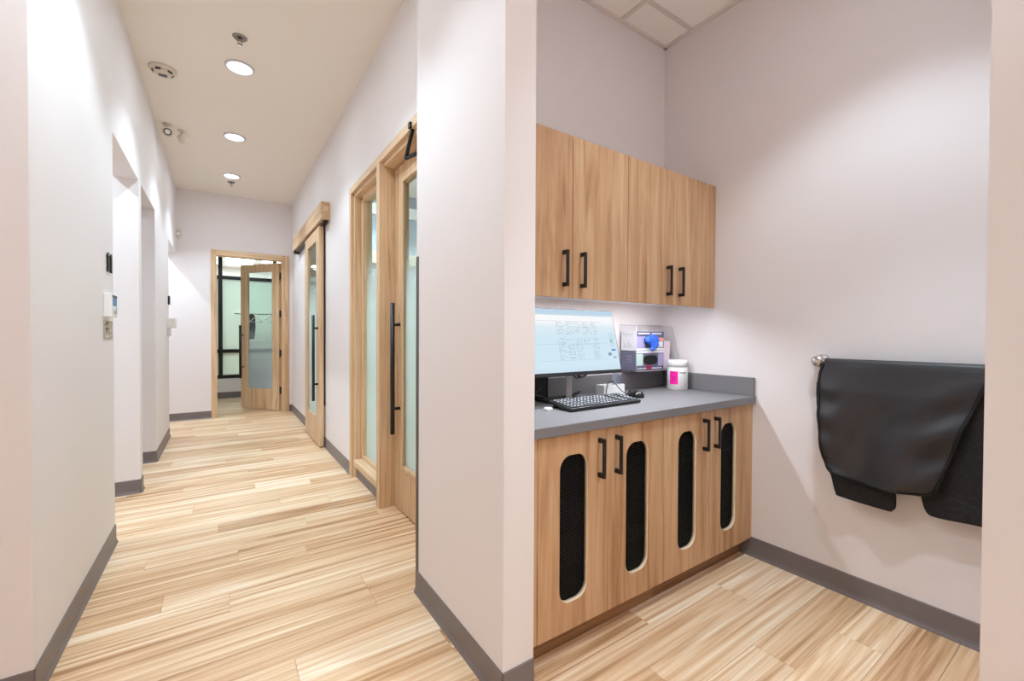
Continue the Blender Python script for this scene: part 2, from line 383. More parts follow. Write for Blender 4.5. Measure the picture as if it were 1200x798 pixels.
# door_2: glazed door and sidelight on the right
d2 = thing('door_2', (XR, 1.99, 0), 'oak framed glazed door with sidelight and long black pull', 'door', kind='structure')
fx0, fx1 = .912, 1.07
b = B(); b.box(fx0, fx1, 3.80, 3.855, 0, 2.47, .002).box(fx0+.025, fx1, 3.765, 3.80, 0, 2.40, .002).box(.99, fx1, 3.72, 3.765, .16, 2.36, .002); b.build('jamb', OAK, d2)
b = B(); b.box(fx0, fx1, 1.985, 2.04, 0, 2.47, .002); b.build('jamb', OAK, d2)
b = B(); b.box(fx0, fx1, 2.04, 3.80, 2.415, 2.47, .002).box(fx0+.025, fx1, 2.04, 3.765, 2.385, 2.415, .002).box(.99, fx1, 3.05, 3.72, 2.345, 2.385, .002); b.build('head', OAKY, d2)
B().box(.905, fx1, 2.985, 3.05, 0, 2.415, .003).build('mullion', OAK, d2)
B().box(fx0+.01, fx1, 3.05, 3.765, .105, .155, .002).box(.99, fx1, 3.05, 3.72, .155, .185, .002).build('sill', OAKY, d2)
B().box(.95, fx1, 3.05, 3.80, 0, .105).build('sill_base', VINYL, d2)
B().box(1.022, 1.030, 3.05, 3.73, .18, 2.35).build('glass_pane', GLASSF, d2)
lf2 = B().box(1.015, 1.06, 2.82, 2.975, .012, 2.375, .002).box(1.015, 1.06, 2.045, 2.2, .012, 2.375, .002).box(1.015, 1.06, 2.2, 2.82, .012, .33, .002).box(1.015, 1.06, 2.2, 2.82, 2.245, 2.375, .002)
lf2 = lf2.build('door_leaf', OAK, d2)
B().box(1.034, 1.042, 2.2, 2.82, .33, 2.245).build('glass_pane', GLASSF, lf2)
b = B(); b.box(1.005, 1.015, 2.80, 2.82, .33, 2.245).box(1.005, 1.015, 2.2, 2.82, .31, .33).box(1.005, 1.015, 2.2, 2.82, 2.245, 2.265); b.build('glazing_bead', OAK, lf2)
b = B(); dpull(b, .963, 2.875, .54, 1.435, .015)
for z in (.713, 1.288): b.cyl((.963, 2.875, z), (1.018, 2.875, z), .011, seg=10)
b.build('pull_handle', BLACK, lf2)
b = B(); b.box(.898, .915, 2.385, 2.415, 2.415, 2.445).cyl((.925, 2.40, 2.43), (.93, 2.53, 2.29), .012, seg=8).cyl((.93, 2.53, 2.29), (1.0, 2.32, 2.30), .012, seg=8).box(.965, 1.015, 2.10, 2.36, 2.26, 2.325, .004)
b.build('door_closer', BLACK, d2)

# door_3: sliding barn door
d3 = thing('door_3', (XR, 4.716, 0), 'oak sliding barn door hung below a boxed oak header', 'door', kind='structure')
B().box(.841, XR, 4.716, 6.83, 2.395, 2.575, .003).build('header_box', OAKY, d3)
B().box(.868, .908, 4.75, 6.80, 2.372, 2.398).build('rail', BLACK, d3)
B().box(.85, .915, 6.70, 6.82, 2.355, 2.395).build('rail_stop', BLACK, d3)
lf3 = B().box(.862, .905, 4.94, 5.13, .012, 2.375, .002).box(.862, .905, 5.70, 5.885, .012, 2.375, .002).box(.862, .905, 5.13, 5.70, .012, .31, .002).box(.862, .905, 5.13, 5.70, 2.245, 2.375, .002).build('door_leaf', OAK, d3)
B().box(.880, .888, 5.13, 5.70, .31, 2.245).build('glass_pane', GLASSF, lf3)
b = B(); dpull(b, .815, 5.02, .50, 1.425, .015)
for z in (.68, 1.285): b.cyl((.815, 5.02, z), (.865, 5.02, z), .011, seg=10)
b.build('pull_handle', BLACK, lf3)
B().box(.905, .923, 4.945, 4.965, .45, 2.37).build('edge_seal', BLACK, lf3)

# rooms behind the glazed doors
b = B(); b.box(XRB+.01, 2.6, 4.585, 4.62, 1.98, 2.10)
tag(b.build('trim_1', CREAM, loc=(XRB, 4.6, 2.0)), 'cream trim band on the wall behind the glazed door', 'trim', kind='structure')
b = B(); b.box(XRB+.01, 2.6, 4.60, 4.62, 2.50, 2.62)
tag(b.build('trim_2', WHITE, loc=(XRB, 4.6, 2.5)), 'white trim band high on the wall behind the glazed door', 'trim', kind='structure')

# black framed partition in the far room
pt = thing('glass_partition', (-1.56, 9.72, .375), 'black framed frosted glass partition beyond the far door', 'partition')
PX = [-1.56, -.80, -.02, .88, 1.7, 2.2]
for x in PX: B().box(x-.033, x+.033, 9.73, 9.83, .375, 2.9).build('post', BLACK, pt)
for z in (.375, .86, 2.25):
    B().box(-1.56, 2.2, 9.735, 9.825, z, z+.065).build('rail', BLACK, pt)
for a, c in zip(PX, PX[1:]):
    B().box(a+.03, c-.03, 9.775, 9.783, .44, .86).build('glass_pane', GLASSR, pt)
    B().box(a+.03, c-.03, 9.775, 9.783, .925, 2.25).build('glass_pane', GLASSR, pt)
    B().box(a+.03, c-.03, 9.775, 9.783, 2.315, 2.9).build('glass_pane', GLASSR, pt)

# ------------------------------------------------------------------ ceiling fixtures
def downlight(x, y, z, label, energy=LAMP_W, r=.095, spot=108, blend=.5, col=LAMP_COL, glow=1):
    t = thing('downlight', (x, y, z), label, 'ceiling light', 'recessed ceiling downlights')
    M = Matrix.Translation((x, y, z)) @ Matrix.Rotation(math.pi, 4, 'X')
    B().lathe([(r*.80, -.002), (r*.80, .004), (r*.84, .012), (r*.95, .013), (r*1.02, .009), (r*1.03, -.002)], M, 36, caps=False).build('trim_ring', RING, t)
    B().lathe([(.001, .002), (r*.81, .002)], M, 36, caps=False).build('lens', LENS, t)
    L = bpy.data.lights.new('downlight_lamp', 'SPOT'); L.energy = energy; L.spot_size = math.radians(spot); L.spot_blend = blend; L.color = col; L.shadow_soft_size = .04
    o = bpy.data.objects.new('lamp', L); C.objects.link(o); o.parent = t; o.location = (0, 0, -.03)
    G = bpy.data.lights.new('downlight_glow', 'AREA'); G.shape = 'DISK'; G.size = r*1.6; G.energy = energy/LAMP_W*GLOW_W*glow; G.color = col
    o = bpy.data.objects.new('lamp_glow', G); C.objects.link(o); o.parent = t; o.location = (0, 0, -.008)
    return t
for (x, y), lab in zip([(.121, 3.888), (.117, 5.282), (.112, 6.603)], ['large nearest round downlight lit in the corridor ceiling', 'second round downlight in the middle of the corridor ceiling', 'farthest small round downlight in the corridor ceiling']):
    downlight(x, y, HALLC, lab, LAMP_W*1.2)
for x, y, lab in [(.1, 2.45, 'unseen round corridor downlight between the wall end and the left wall'), (-.1, 1.42, 'added round downlight just ahead of the viewpoint'), 
                  (-1.4, .2, 'added round downlight before the left wall return')]:  # downlights out of view, added to brighten the near walls
    downlight(x, y, HALLC, lab, LAMP_W*(1.35 if y > 2 else 1.15 if y > 1 else .25))
downlight(1.68, .60, ALCC, 'round downlight in the tile ceiling above the alcove', LAMP_W*1.15, spot=98, blend=.5, glow=.15)
downlight(1.42, .38, ALCC, 'added round downlight in the tile ceiling at the alcove mouth', LAMP_W*2.2, spot=72, blend=.5, glow=.15)  # second alcove downlight, added to brighten floor and base cabinets
downlight(-1.5, 3.4, HALLC, 'added round downlight in the first left side room', LAMP_W*2, spot=140)  # left room and passage lamps, added to brighten jambs and end wall
downlight(-1.5, 4.95, HALLC, 'added round downlight in the second left side room', LAMP_W*.6)
downlight(-1.3, 7.0, HALLC, 'added round downlight in the side passage near the corridor end', LAMP_W*2, spot=140)
downlight(1.35, 4.15, 2.75, 'round downlight in the room behind the glazed door', LAMP_W*1.8)
downlight(2.2, 3.0, 2.75, 'added second round downlight in the room behind the glazed door', LAMP_W*1.8)  # extra lamp added so the frosted glass looks brighter
downlight(1.9, 5.9, 2.75, 'added round downlight in the room behind the sliding door', LAMP_W*2)  # unseen lamp added to light the sliding door glass from behind
for x, y, lab in [(.3, 8.7, 'added round downlight between the far door and the black partition'), (.3, 11.0, 'added round downlight straight beyond the black partition'), (-.8, 11.5, 'added round downlight beyond the partition on the left'), (1.4, 11.5, 'added round downlight beyond the partition on the right')]:  # lamps added to light the far room and the space past its partition
    downlight(x, y, 2.9, lab, LAMP_W*.7, spot=150)

def added_panel(x, y, z, label, energy):  # panels added for brightness, no such fixtures in view
    t = thing('added_ceiling_panel', (x, y, z), label, 'ceiling light', 'added square ceiling light panels')
    b = B()
    for q in ((-.3, .3, -.3, -.28), (-.3, .3, .28, .3), (-.3, -.28, -.28, .28), (.28, .3, -.28, .28)): b.box(x+q[0], x+q[1], y+q[2], y+q[3], z-.012, z)
    b.build('frame', WHITE, t)
    B().box(x-.28, x+.28, y-.28, y+.28, z-.006, z).build('diffuser', LENS, t)
    G = bpy.data.lights.new('added_panel_lamp', 'AREA'); G.size = .55; G.energy = energy; G.color = LAMP_COL
    o = bpy.data.objects.new('lamp', G); C.objects.link(o); o.parent = t; o.location = (0, 0, -.014)
added_panel(-.7, -1.2, HALLC, 'added square light panel in the ceiling behind the viewpoint', 2)  # added overhead fill for low walls and cabinet fronts
added_panel(1.7, -.5, ALCC, 'added square light panel in the tile ceiling behind the right wall end', 3)
for lx, lab in ((-.35, 'added leftmost square light panel beyond the black partition'), (.35, 'added middle square light panel beyond the black partition'), (1.05, 'added rightmost square light panel beyond the black partition')): added_panel(lx, 12.2, 2.9, lab, 2)  # added panels that whiten what shows through the upper partition glass
for lx, lab in ((-.35, 'added left square light panel nearer the black partition'), (.35, 'added middle square light panel nearer the black partition'), (1.05, 'added right square light panel nearer the black partition')): added_panel(lx, 11.45, 2.9, lab, 2)
added_panel(.5, -1.5, HALLC, 'added square light panel in the ceiling right behind the viewpoint', 2)

def sprinkler(x, y, z, label):
    t = thing('sprinkler', (x, y, z), label, 'sprinkler', 'ceiling sprinklers')
    M = Matrix.Translation((x, y, z)) @ Matrix.Rotation(math.pi, 4, 'X')
    B().lathe([(.045, -.002), (.045, .003), (.038, .010), (.026, .012), (.024, .004), (.001, .004)], M, 28, caps=False).build('escutcheon', GREYM, t)
    b = B(); b.lathe([(.012, .003), (.010, .02), (.006, .028)], M, 14)
    for sg in (-1, 1): b.tube([(x+sg*.010, y, z-.02), (x+sg*.013, y, z-.034), (x+sg*.002, y, z-.048)], .002, 6)
    b.build('frame', GREYM, t)
    b = B(); b.lathe([(.003, .046), (.016, .049), (.016, .051), (.003, .052)], M, 18); b.build('deflector', GREYM, t)
sprinkler(.110, 3.50, HALLC, 'steel sprinkler head beside the nearest corridor downlight')
sprinkler(.112, 6.88, HALLC, 'tiny sprinkler head beyond the farthest corridor downlight')

t = thing('smoke_detector', (-.367, 4.25, HALLC), 'round beige smoke detector with dark slots on the ceiling', 'smoke detector')
M = Matrix.Translation((-.367, 4.25, HALLC)) @ Matrix.Rotation(math.pi, 4, 'X')
IVORY = pbr('ivory_plastic', srgb(214, 204, 190), .45)
B().lathe([(.088, -.002), (.088, .012), (.080, .020), (.066, .024)], M, 36, caps=True).build('base', IVORY, t)
B().lathe([(.060, .022), (.058, .036), (.046, .046), (.02, .05), (.001, .05)], M, 36, caps=False).build('sensor_cover', IVORY, t)
for k in range(5):
    a = 2*math.pi*k/5+.5
    b = B()
    for q in range(5):
        aa = a+(q-2)*.11
        b.cyl((-.367+.060*math.cos(aa), 4.25+.060*math.sin(aa), HALLC-.029), (-.367+.060*math.cos(aa+.1), 4.25+.060*math.sin(aa+.1), HALLC-.029), .009, seg=6)
    b.build('vent_slot', DGREY, t)
B().box(-.393, -.341, 4.232, 4.266, HALLC-.0525, HALLC-.048).build('test_button', DGREY, t)

def em_head(x, y, aim, label, ring):
    t = thing('emergency_lamp_head', (x, y, HALLC), label, 'emergency lamp', 'emergency lamp heads on the corridor ceiling')
    M = Matrix.Translation((x, y, HALLC)) @ Matrix.Rotation(math.pi, 4, 'X')
    B().lathe([(.034, -.002), (.034, .008), (.026, .016), (.010, .020), (.010, .045)], M, 24).build('mount', IVORY, t)
    d = Vector(aim).normalized(); c = Vector((x, y, HALLC-.075)); Q = Matrix.Translation(c-d*.03) @ d.to_track_quat('Z', 'Y').to_matrix().to_4x4()
    B().lathe([(.012, 0), (.030, .008), (.042, .045), (.044, .062), (.040, .064)], Q, 24).build('housing', IVORY, t)
    if ring:
        B().lathe([(.022, .0645), (.022, .0665), (.032, .0665), (.032, .0645)], Q, 24, caps=False).build('lens_ring', pbr('bronze_ring', srgb(96, 84, 50), .4), t)
        B().lathe([(.001, .066), (.021, .066)], Q, 24, caps=False).build('lens', WHITE, t)
    else: B().lathe([(.001, .0645), (.034, .0645)], Q, 24, caps=False).build('lens', WHITE, t)
em_head(-.43, 5.34, (.12, -.95, -.3), 'ivory lamp head with dark ring facing along the corridor', True)
em_head(-.325, 5.42, (.6, .7, -.35), 'ivory lamp head turned away beside the ringed one', False)

t = thing('motion_sensor', (-.497, YF, 2.58), 'small white motion sensor high on the corridor end wall', 'sensor')
B().box(-.525, -.465, YF-.045, YF, 2.57, 2.67, .01, 2).build('body', IVORY, t)
B().box(-.515, -.475, YF-.049, YF-.044, 2.59, 2.62, .002).build('sensor_window', WHITE, t)

# ------------------------------------------------------------------ left wall fittings
def number_sign(y0, label):
    t = thing('room_number', (XL, y0, 1.56), label, 'sign', 'black room numbers')
    for k in range(2):
        yy = y0+.075*k
        poly = [(.014, 0), (.040, 0), (.040, .105), (.024, .105), (.004, .090), (.004, .078), (.014, .084)]
        B().prism(poly, lambda u, v, d: Vector((XL+d, yy+u, 1.558+v)), .003, .009).build('digit_one', BLACK, t)
        B().cyl((XL, yy+.03, 1.61), (XL+.004, yy+.03, 1.61), .004, seg=8).build('stud', BLACK, t)
number_sign(3.165, 'black raised number 11 on the nearest left wall')
t = thing('room_number', (XL, 6.37, 1.56), 'black room number near the corridor end seen edge on', 'sign', 'black room numbers')
for k in range(2): B().box(XL, XL+.016, 6.39+.05*k, 6.425+.05*k, 1.56, 1.66, .001).build('digit', BLACK, t)

t = thing('dispenser', (XL, 3.10, 1.30), 'white wall dispenser with blue label below the number 11', 'dispenser', 'wall dispensers')
B().box(XL, XL+.034, 3.10, 3.245, 1.308, 1.435, .004, 2).build('body', WHITE, t)
BLUE = pbr('label_blue', srgb(84, 138, 190), .4)
B().box(XL+.034, XL+.0352, 3.12, 3.225, 1.37, 1.41).build('label_print', BLUE, t)
b = B(); b.box(XL+.034, XL+.036, 3.115, 3.23, 1.412, 1.426); b.build('level_window', DGREY, t)
b = B().cyl((XL+.03, 3.17, 1.345), (XL+.042, 3.17, 1.345), .02, seg=16); b.build('push_button', pbr('clear_grey', srgb(190, 196, 200), .3), t)
t = thing('wall_card', (XL, 3.10, 1.19), 'small printed card under the dispenser by the first opening', 'card')
B().box(XL, XL+.004, 3.10, 3.305, 1.187, 1.288, .001).build('card', pbr('card_grey', srgb(176, 168, 156), .5), t)
rr = random.Random(3)
b = B(); b2 = B(); b3 = B()
b.box(XL+.004, XL+.005, 3.16, 3.215, 1.235, 1.275)
for k in range(7):
    yy, zz = rr.uniform(3.11, 3.26), rr.uniform(1.195, 1.27); b2.box(XL+.004, XL+.0052, yy, yy+rr.uniform(.015, .04), zz, zz+.010)
for k in range(6):
    yy, zz = rr.uniform(3.11, 3.26), rr.uniform(1.195, 1.27); b3.box(XL+.004, XL+.0054, yy, yy+rr.uniform(.01, .03), zz, zz+.012)
b.build('yellow_print', pbr('print_yellow', srgb(196, 160, 70), .5), t); b2.build('dark_print', DGREY, t, kind='stuff'); b3.build('white_print', WHITE, t, kind='stuff')
t = thing('dispenser', (XL, 6.30, 1.27), 'small grey wall dispenser near the corridor end', 'dispenser', 'wall dispensers')
B().box(XL, XL+.075, 6.30, 6.42, 1.285, 1.40, .006, 2).build('body', pbr('pale_grey_plastic', srgb(226, 222, 220), .4), t)
B().box(XL, XL+.03, 6.31, 6.39, 1.19, 1.285, .003).build('drip_tray', pbr('pale_grey_plastic_tray', srgb(216, 212, 210), .4), t)

# ------------------------------------------------------------------ hangers in the far room
def hanger(x, y, z, label, rz, coat=None):
    t = thing('coat_hanger', (x, y, z), label, 'hanger', 'hangers on the partition rail')
    c, s_ = math.cos(rz), math.sin(rz)
    P = lambda u, v: (x+c*u, y+s_*u, z+v)
    b = B(); b.tube([P(0, .0), P(.02, .03), P(0, .05), P(-.02, .03)], .004, 6)
    b.cyl(P(0, 0), P(.19, -.11), .006, seg=6).cyl(P(0, 0), P(-.19, -.11), .006, seg=6).cyl(P(.19, -.11), P(-.19, -.11), .005, seg=6)
    b.build('wire', WHITE, t)
t = thing('coat_rail', (.2, 9.6, 1.6), 'thin steel coat rail on the black framed partition', 'rail')
B().cyl((.2, 9.62, 1.60), (.95, 9.62, 1.60), .008, seg=8).build('bar', GREYM, t)
for x in (.25, .9): B().cyl((x, 9.62, 1.60), (x, 9.775, 1.60), .006, seg=8).build('bracket', GREYM, t)
hanger(.55, 9.62, 1.56, 'white hanger holding the black jacket', .9)
hanger(.78, 9.62, 1.56, 'empty white hanger beside the black jacket', .7)
jb = B(); jb.lathe([(.02, 0), (.045, -.03), (.06, -.10), (.065, -.25), (.045, -.48)], Matrix.Translation((.475, 9.60, 1.60)) @ Matrix.Scale(.5, 4, (0, 1, 0)), 16)
tag(jb.build('jacket', pbr('black_cloth', srgb(24, 24, 28), .9), loc=(.45, 9.62, 1.0)), 'black jacket hanging behind the far door glass', 'jacket')

# ------------------------------------------------------------------ cabinets
def pull(b, x, yf, z0, z1, wdt=.013):
    b.box(x-wdt/2, x+wdt/2, yf-.034, yf-.024, z0, z1, .001).box(x-wdt/2, x+wdt/2, yf-.026, yf, z0, z0+.018, .001).box(x-wdt/2, x+wdt/2, yf-.026, yf, z1-.018, z1, .001)
    return b
UF = 1.44
def upper(x0, seam, x1, xe, label):
    t = thing('wall_cabinet', (x0, UF, 1.384), label, 'cabinet', 'oak wall cabinets')
    B().box(x0+.001, xe-.001, UF+.02, 1.805, 1.417, 2.108).build('body', CAB, t)
    B().box(x0+.001, xe-.001, UF+.02, 1.805, 1.415, 1.417).build('bottom_panel', WHITE, t)
    for a, c, hx in ((x0, seam, seam-.053), (seam, x1, seam+.052)):
        d = B().box(a+.0015, c-.0015, UF, UF+.019, 1.387, 2.108, .001).build('door', CAB, t)
        pull(B(), hx, UF, 1.434, 1.593).build('handle', BLACK, d)
    if xe-x1 > .01: B().box(x1+.001, xe-.001, UF+.002, UF+.02, 1.387, 2.108).build('filler', CAB, t)
upper(.90, 1.30, 1.665, 1.665, 'oak wall cabinet pair of doors nearer the wall end')
upper(1.665, 2.03, 2.395, 2.436, 'oak wall cabinet pair of doors in the alcove corner')

LF = 1.213
def slot(cx, z0=.205, z1=.767, w_=.144, r=.055):
    P = []
    for (sx, sz, a0) in ((1, 1, 0), (-1, 1, 90), (-1, -1, 180), (1, -1, 270)):
        ox, oz = cx+sx*(w_/2-r), (z1-r if sz > 0 else z0+r)
        for k in range(9):
            a = math.radians(a0+90*k/8); P.append((ox+r*math.cos(a), oz+r*math.sin(a)))
    return P
def perforated():
    mt, nt, out = nodes('perforated_black'); L = nt.links.new
    tc = N(nt, 'ShaderNodeTexCoord'); mp = N(nt, 'ShaderNodeVectorMath', operation='SCALE'); mp.inputs['Scale'].default_value = 1/.0095; L(tc.outputs['Object'], mp.inputs[0])
    fr = N(nt, 'ShaderNodeVectorMath', operation='FRACTION'); L(mp.outputs[0], fr.inputs[0])
    sb = N(nt, 'ShaderNodeVectorMath', operation='SUBTRACT'); L(fr.outputs[0], sb.inputs[0]); sb.inputs[1].default_value = (.5, .5, .5)
    ml = N(nt, 'ShaderNodeVectorMath', operation='MULTIPLY'); L(sb.outputs[0], ml.inputs[0]); ml.inputs[1].default_value = (1, 0, 1)
    ln = N(nt, 'ShaderNodeVectorMath', operation='LENGTH'); L(ml.outputs[0], ln.inputs[0])
    lt = N(nt, 'ShaderNodeMath', operation='LESS_THAN'); lt.inputs[1].default_value = .17; L(ln.outputs['Value'], lt.inputs[0])
    p = N(nt, 'ShaderNodeBsdfPrincipled'); p.inputs['Base Color'].default_value = srgb(9, 9, 10); p.inputs['Roughness'].default_value = .6; p.inputs['Specular IOR Level'].default_value = .12
    tr = N(nt, 'ShaderNodeBsdfTransparent'); mx = N(nt, 'ShaderNodeMixShader'); L(lt.outputs[0], mx.inputs[0]); L(p.outputs[0], mx.inputs[1]); L(tr.outputs[0], mx.inputs[2])
    L(mx.outputs[0], out.inputs[0]); return mt
PERF = perforated()
def base(x0, seam, x1, xs0, xe, slots, label, shelf):
    t = thing('base_cabinet', (x0, LF, 0), label, 'cabinet', 'oak base cabinets')
    b = B(); yb = 1.80
    b.box(xs0, xs0+.018, LF+.021, yb, .10, .849).box(xe-.018, xe, LF+.021, yb, .10, .849).box(xs0+.018, xe-.018, LF+.021, yb, .10, .118).box(xs0+.018, xe-.018, yb-.01, yb, .118, .849).box(xs0+.018, xe-.018, LF+.021, LF+.12, .831, .849)
    b.build('body', CAB, t)
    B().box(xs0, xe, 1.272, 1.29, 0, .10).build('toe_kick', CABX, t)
    B().box(xs0+.02, xe-.02, LF+.06, yb-.02, shelf, shelf+.018).build('shelf', EDGE, t)
    for (a, c, hx, sx) in ((x0, seam, seam-.052, slots[0]), (seam, x1, seam+.045, slots[1])):
        a_, c_ = a+.0015, c-.0015
        d = plate([[(a_, .100), (c_, .100), (c_, .846), (a_, .846)], slot(sx)], lambda u, v, dd: (u, dd, v), LF, LF+.019).build('door', CAB, t)
        # light cut edge round the opening
        rim = slot(sx); rim_in = slot(sx, .2058, .7662, .1424, .0542)
        plate([rim, rim_in], lambda u, v, dd: (u, dd, v), LF+.0008, LF+.0188).build('slot_edge', EDGE, d)
        B().box(sx-.085, sx+.085, LF+.0195, LF+.0205, .18, .79).build('perforated_panel', PERF, d)
        pull(B(), hx, LF, .657, .813).build('handle', BLACK, d)
    if x0-xs0 > .01: B().box(xs0, x0-.001, LF+.002, LF+.02, .10, .846).build('filler', CAB, t)
    if xe-x1 > .01: B().box(x1+.001, xe, LF+.002, LF+.02, .10, .846).build('filler', CAB, t)
base(.936, 1.294, 1.655, .8885, 1.655, (1.111, 1.475), 'oak base cabinet with slotted doors nearer the wall end', .30)
base(1.655, 2.014, 2.376, 1.655, 2.4365, (1.833, 2.192), 'oak base cabinet with slotted doors in the alcove corner', .585)

ct = thing('countertop', (.8885, 1.195, .85), 'grey laminate countertop with low backsplash above the base cabinets', 'countertop')
B().box(.8885, 2.4365, 1.197, 1.805, .8505, .889, .002).build('slab', COUNTER, ct)
B().box(.8885, 2.4165, 1.785, 1.805, .889, .988, .0015).build('back_splash', COUNTER, ct)
B().box(2.4165, 2.4365, 1.203, 1.805, .889, .990, .0015).build('side_splash', COUNTER, ct)

# under-cabinet strip light
us = thing('strip_light', (1.6, 1.485, 1.404), 'slim white strip light under the wall cabinets', 'light')
B().box(1.05, 2.15, 1.465, 1.505, 1.406, 1.4145, .002).build('housing', WHITE, us)
B().box(1.06, 2.14, 1.471, 1.499, 1.404, 1.406).build('diffuser', STRIP, us)
L = bpy.data.lights.new('strip_lamp', 'AREA'); L.shape = 'RECTANGLE'; L.size = 1.06; L.size_y = .03; L.energy = 4.6; L.color = (.90, .94, 1)
o = bpy.data.objects.new('lamp', L); C.objects.link(o); o.parent = us; o.location = (0, 0, -.004)

# ------------------------------------------------------------------ computer
ZC = .889
mon = thing('monitor', (1.42, 1.57, ZC), 'black computer monitor showing a pale blue screen on a silver stand', 'monitor')
tilt = Matrix.Translation((1.42, 1.505, 1.032)) @ Matrix.Rotation(math.radians(-13), 4, 'X')
def tb(bm_builder): bmesh.ops.transform(bm_builder.bm, matrix=tilt, verts=bm_builder.bm.verts[:]); return bm_builder
MW, MH = .285, .325
tb(B().box(-MW, MW, .001, .022, 0, MH, .002).box(-.20, .20, .02, .045, .06, .26, .01)).build('housing', BLACKP, mon)
def screen_mat():
    mt, nt, out = nodes('screen_glow'); L = nt.links.new
    tc = N(nt, 'ShaderNodeTexCoord'); sx = N(nt, 'ShaderNodeSeparateXYZ'); L(tc.outputs['Generated'], sx.inputs[0])
    cr = N(nt, 'ShaderNodeValToRGB'); e = cr.color_ramp.elements
    st = [(0, s(208, 228, 242)), (.1, s(214, 236, 248)), (.55, s(212, 236, 248)), (.72, s(226, 240, 248)), (.80, s(250, 252, 255)), (.9, s(252, 253, 255)), (.93, s(196, 222, 238)), (1, s(190, 216, 236))]
    while len(e) < len(st): e.new(.5)
    for el, (p_, c_) in zip(e, st): el.position = p_; el.color = c_
    L(sx.outputs[2], cr.inputs[0]); em = N(nt, 'ShaderNodeEmission'); em.inputs[1].default_value = .74; L(cr.outputs[0], em.inputs[0]); L(em.outputs[0], out.inputs[0]); return mt
scr = tb(B().box(-MW+.006, MW-.006, -.0005, .001, .016, MH-.006)).build('screen', screen_mat(), mon)
rr = random.Random(11); b = B(); bd = B(); bb = B()
def sq(q, x0, x1, z0, z1): q.box(x0, x1, -.0008, -.0005, z0, z1)
for gx in (-.115, -.06, -.005, .05, .105):
    for gz in range(26):
        zz = .255-gz*.0072
        if rr.random() < .2 or (gx == .05 and 17 < gz) or (gz in (9, 10)): continue
        for k in range(5):
            if rr.random() < .78: xx = gx+k*.0095; sq(b if rr.random() < .7 else bd, xx, xx+rr.uniform(.004, .008), zz, zz+.003)
for k in range(5): sq(b, -.25, .25, .293-.0*k, .2945)
for z in (.262, .15, .07): sq(b, -.24, .20, z, z+.0012)
sq(bb, .232, .262, .112, .122); sq(bb, .24, .26, .075, .082); sq(bd, .205, .228, .088, .104)
bd.prism([(.232, .158), (.248, .158), (.24, .178)], lambda u, v, d: Vector((u, d, v)), -.0008, -.0005)
for k in range(6): sq(b, .228, .262, .20-.012*k, .203-.012*k)
tb(b).build('screen_text', emit('screen_text_pale', s(184, 203, 218), .74), scr, kind='stuff'); tb(bd).build('screen_marks', emit('screen_text_dark', s(146, 166, 186), .74), scr, kind='stuff'); tb(bb).build('screen_buttons', emit('screen_button_blue', s(120, 160, 226), .74), scr, kind='stuff')
SILV = pbr('silver_plastic', srgb(196, 194, 194), .4)
b = B(); b.box(1.432, 1.462, 1.615, 1.632, ZC+.01, 1.16, .003).box(1.40, 1.46, 1.555, 1.62, 1.10, 1.16, .003); b.build('stand_column', SILV, mon)
B().box(1.30, 1.54, 1.53, 1.72, ZC, ZC+.012, .004).build('stand_base', BLACKP, mon)

kb = thing('keyboard', (1.27, 1.43, ZC), 'black full size keyboard in front of the monitor', 'keyboard')
def kt(q):
    bmesh.ops.transform(q.bm, matrix=Matrix.Translation((1.237, 1.372, ZC+.002)) @ Matrix.Rotation(math.radians(2), 4, 'Z') @ Matrix.Rotation(math.radians(7), 4, 'X'), verts=q.bm.verts[:]); return q
KW, KD = .472, .15
kt(B().box(0, KW, 0, KD, 0, .014, .004, 2)).build('body', BLACKP, kb)
b = B()
for r_ in range(6):
    n = 21 if r_ else 14; zz = .014
    for k in range(21):
        if k in (15, 18) and r_ != 99: continue
        if r_ == 0 and 4 <= k <= 8:
            continue
        x = .012+k*.0214; yv = .012+r_*.0215
        b.box(x, x+.017, yv, yv+.017, zz, zz+.004, .001)
b.box(.012+4*.0214, .012+9*.0214-.003, .012, .029, .014, .018, .001)
KEY = pbr('key_cap', srgb(64, 66, 72), .5)
kt(b).build('keys', KEY, kb, kind='stuff')
b = B(); rr = random.Random(5)
for r_ in range(6):
    for k in range(21):
        if k in (15, 18) or (r_ == 0 and 4 <= k <= 8): continue
        x = .012+k*.0214; yv = .012+r_*.0215; b.box(x+.003, x+.011, yv+.006, yv+.014, .0178, .0183)
kt(b).build('key_legends', pbr('legend_white', srgb(190, 196, 202), .5), kb, kind='stuff')
for fx0_ in (.02, KW-.05): kt(B().box(fx0_, fx0_+.03, .125, .14, -.018, .002)).build('foot', BLACKP, kb)

ms = thing('mouse', (1.84, 1.53, ZC), 'black computer mouse right of the keyboard', 'mouse')
b = B(); t_ = bmesh.new(); bmesh.ops.create_uvsphere(t_, u_segments=24, v_segments=14, radius=1)
for v in t_.verts:
    z = max(v.co.z, -.25); v.co = Vector((v.co.x*.030*(1-.12*v.co.y), v.co.y*.055, (z+.25)*.030*(1-.18*v.co.y)))
for f in t_.faces: f.smooth = True
Mm = Matrix.Translation((1.838, 1.535, ZC)) @ Matrix.Rotation(math.radians(10), 4, 'Z')
b.merge(t_, Mm); b.build('body', pbr('glossy_black', srgb(22, 22, 24), .22), ms)
B().cyl(Mm @ Vector((-.005, .026, .030)), Mm @ Vector((.005, .026, .030)), .008, seg=12).build('scroll_wheel', DGREY, ms)
B().cyl(Mm @ Vector((0, .012, .0337)), Mm @ Vector((0, .052, .012)), .0007, seg=6).build('button_seam', DGREY, ms)

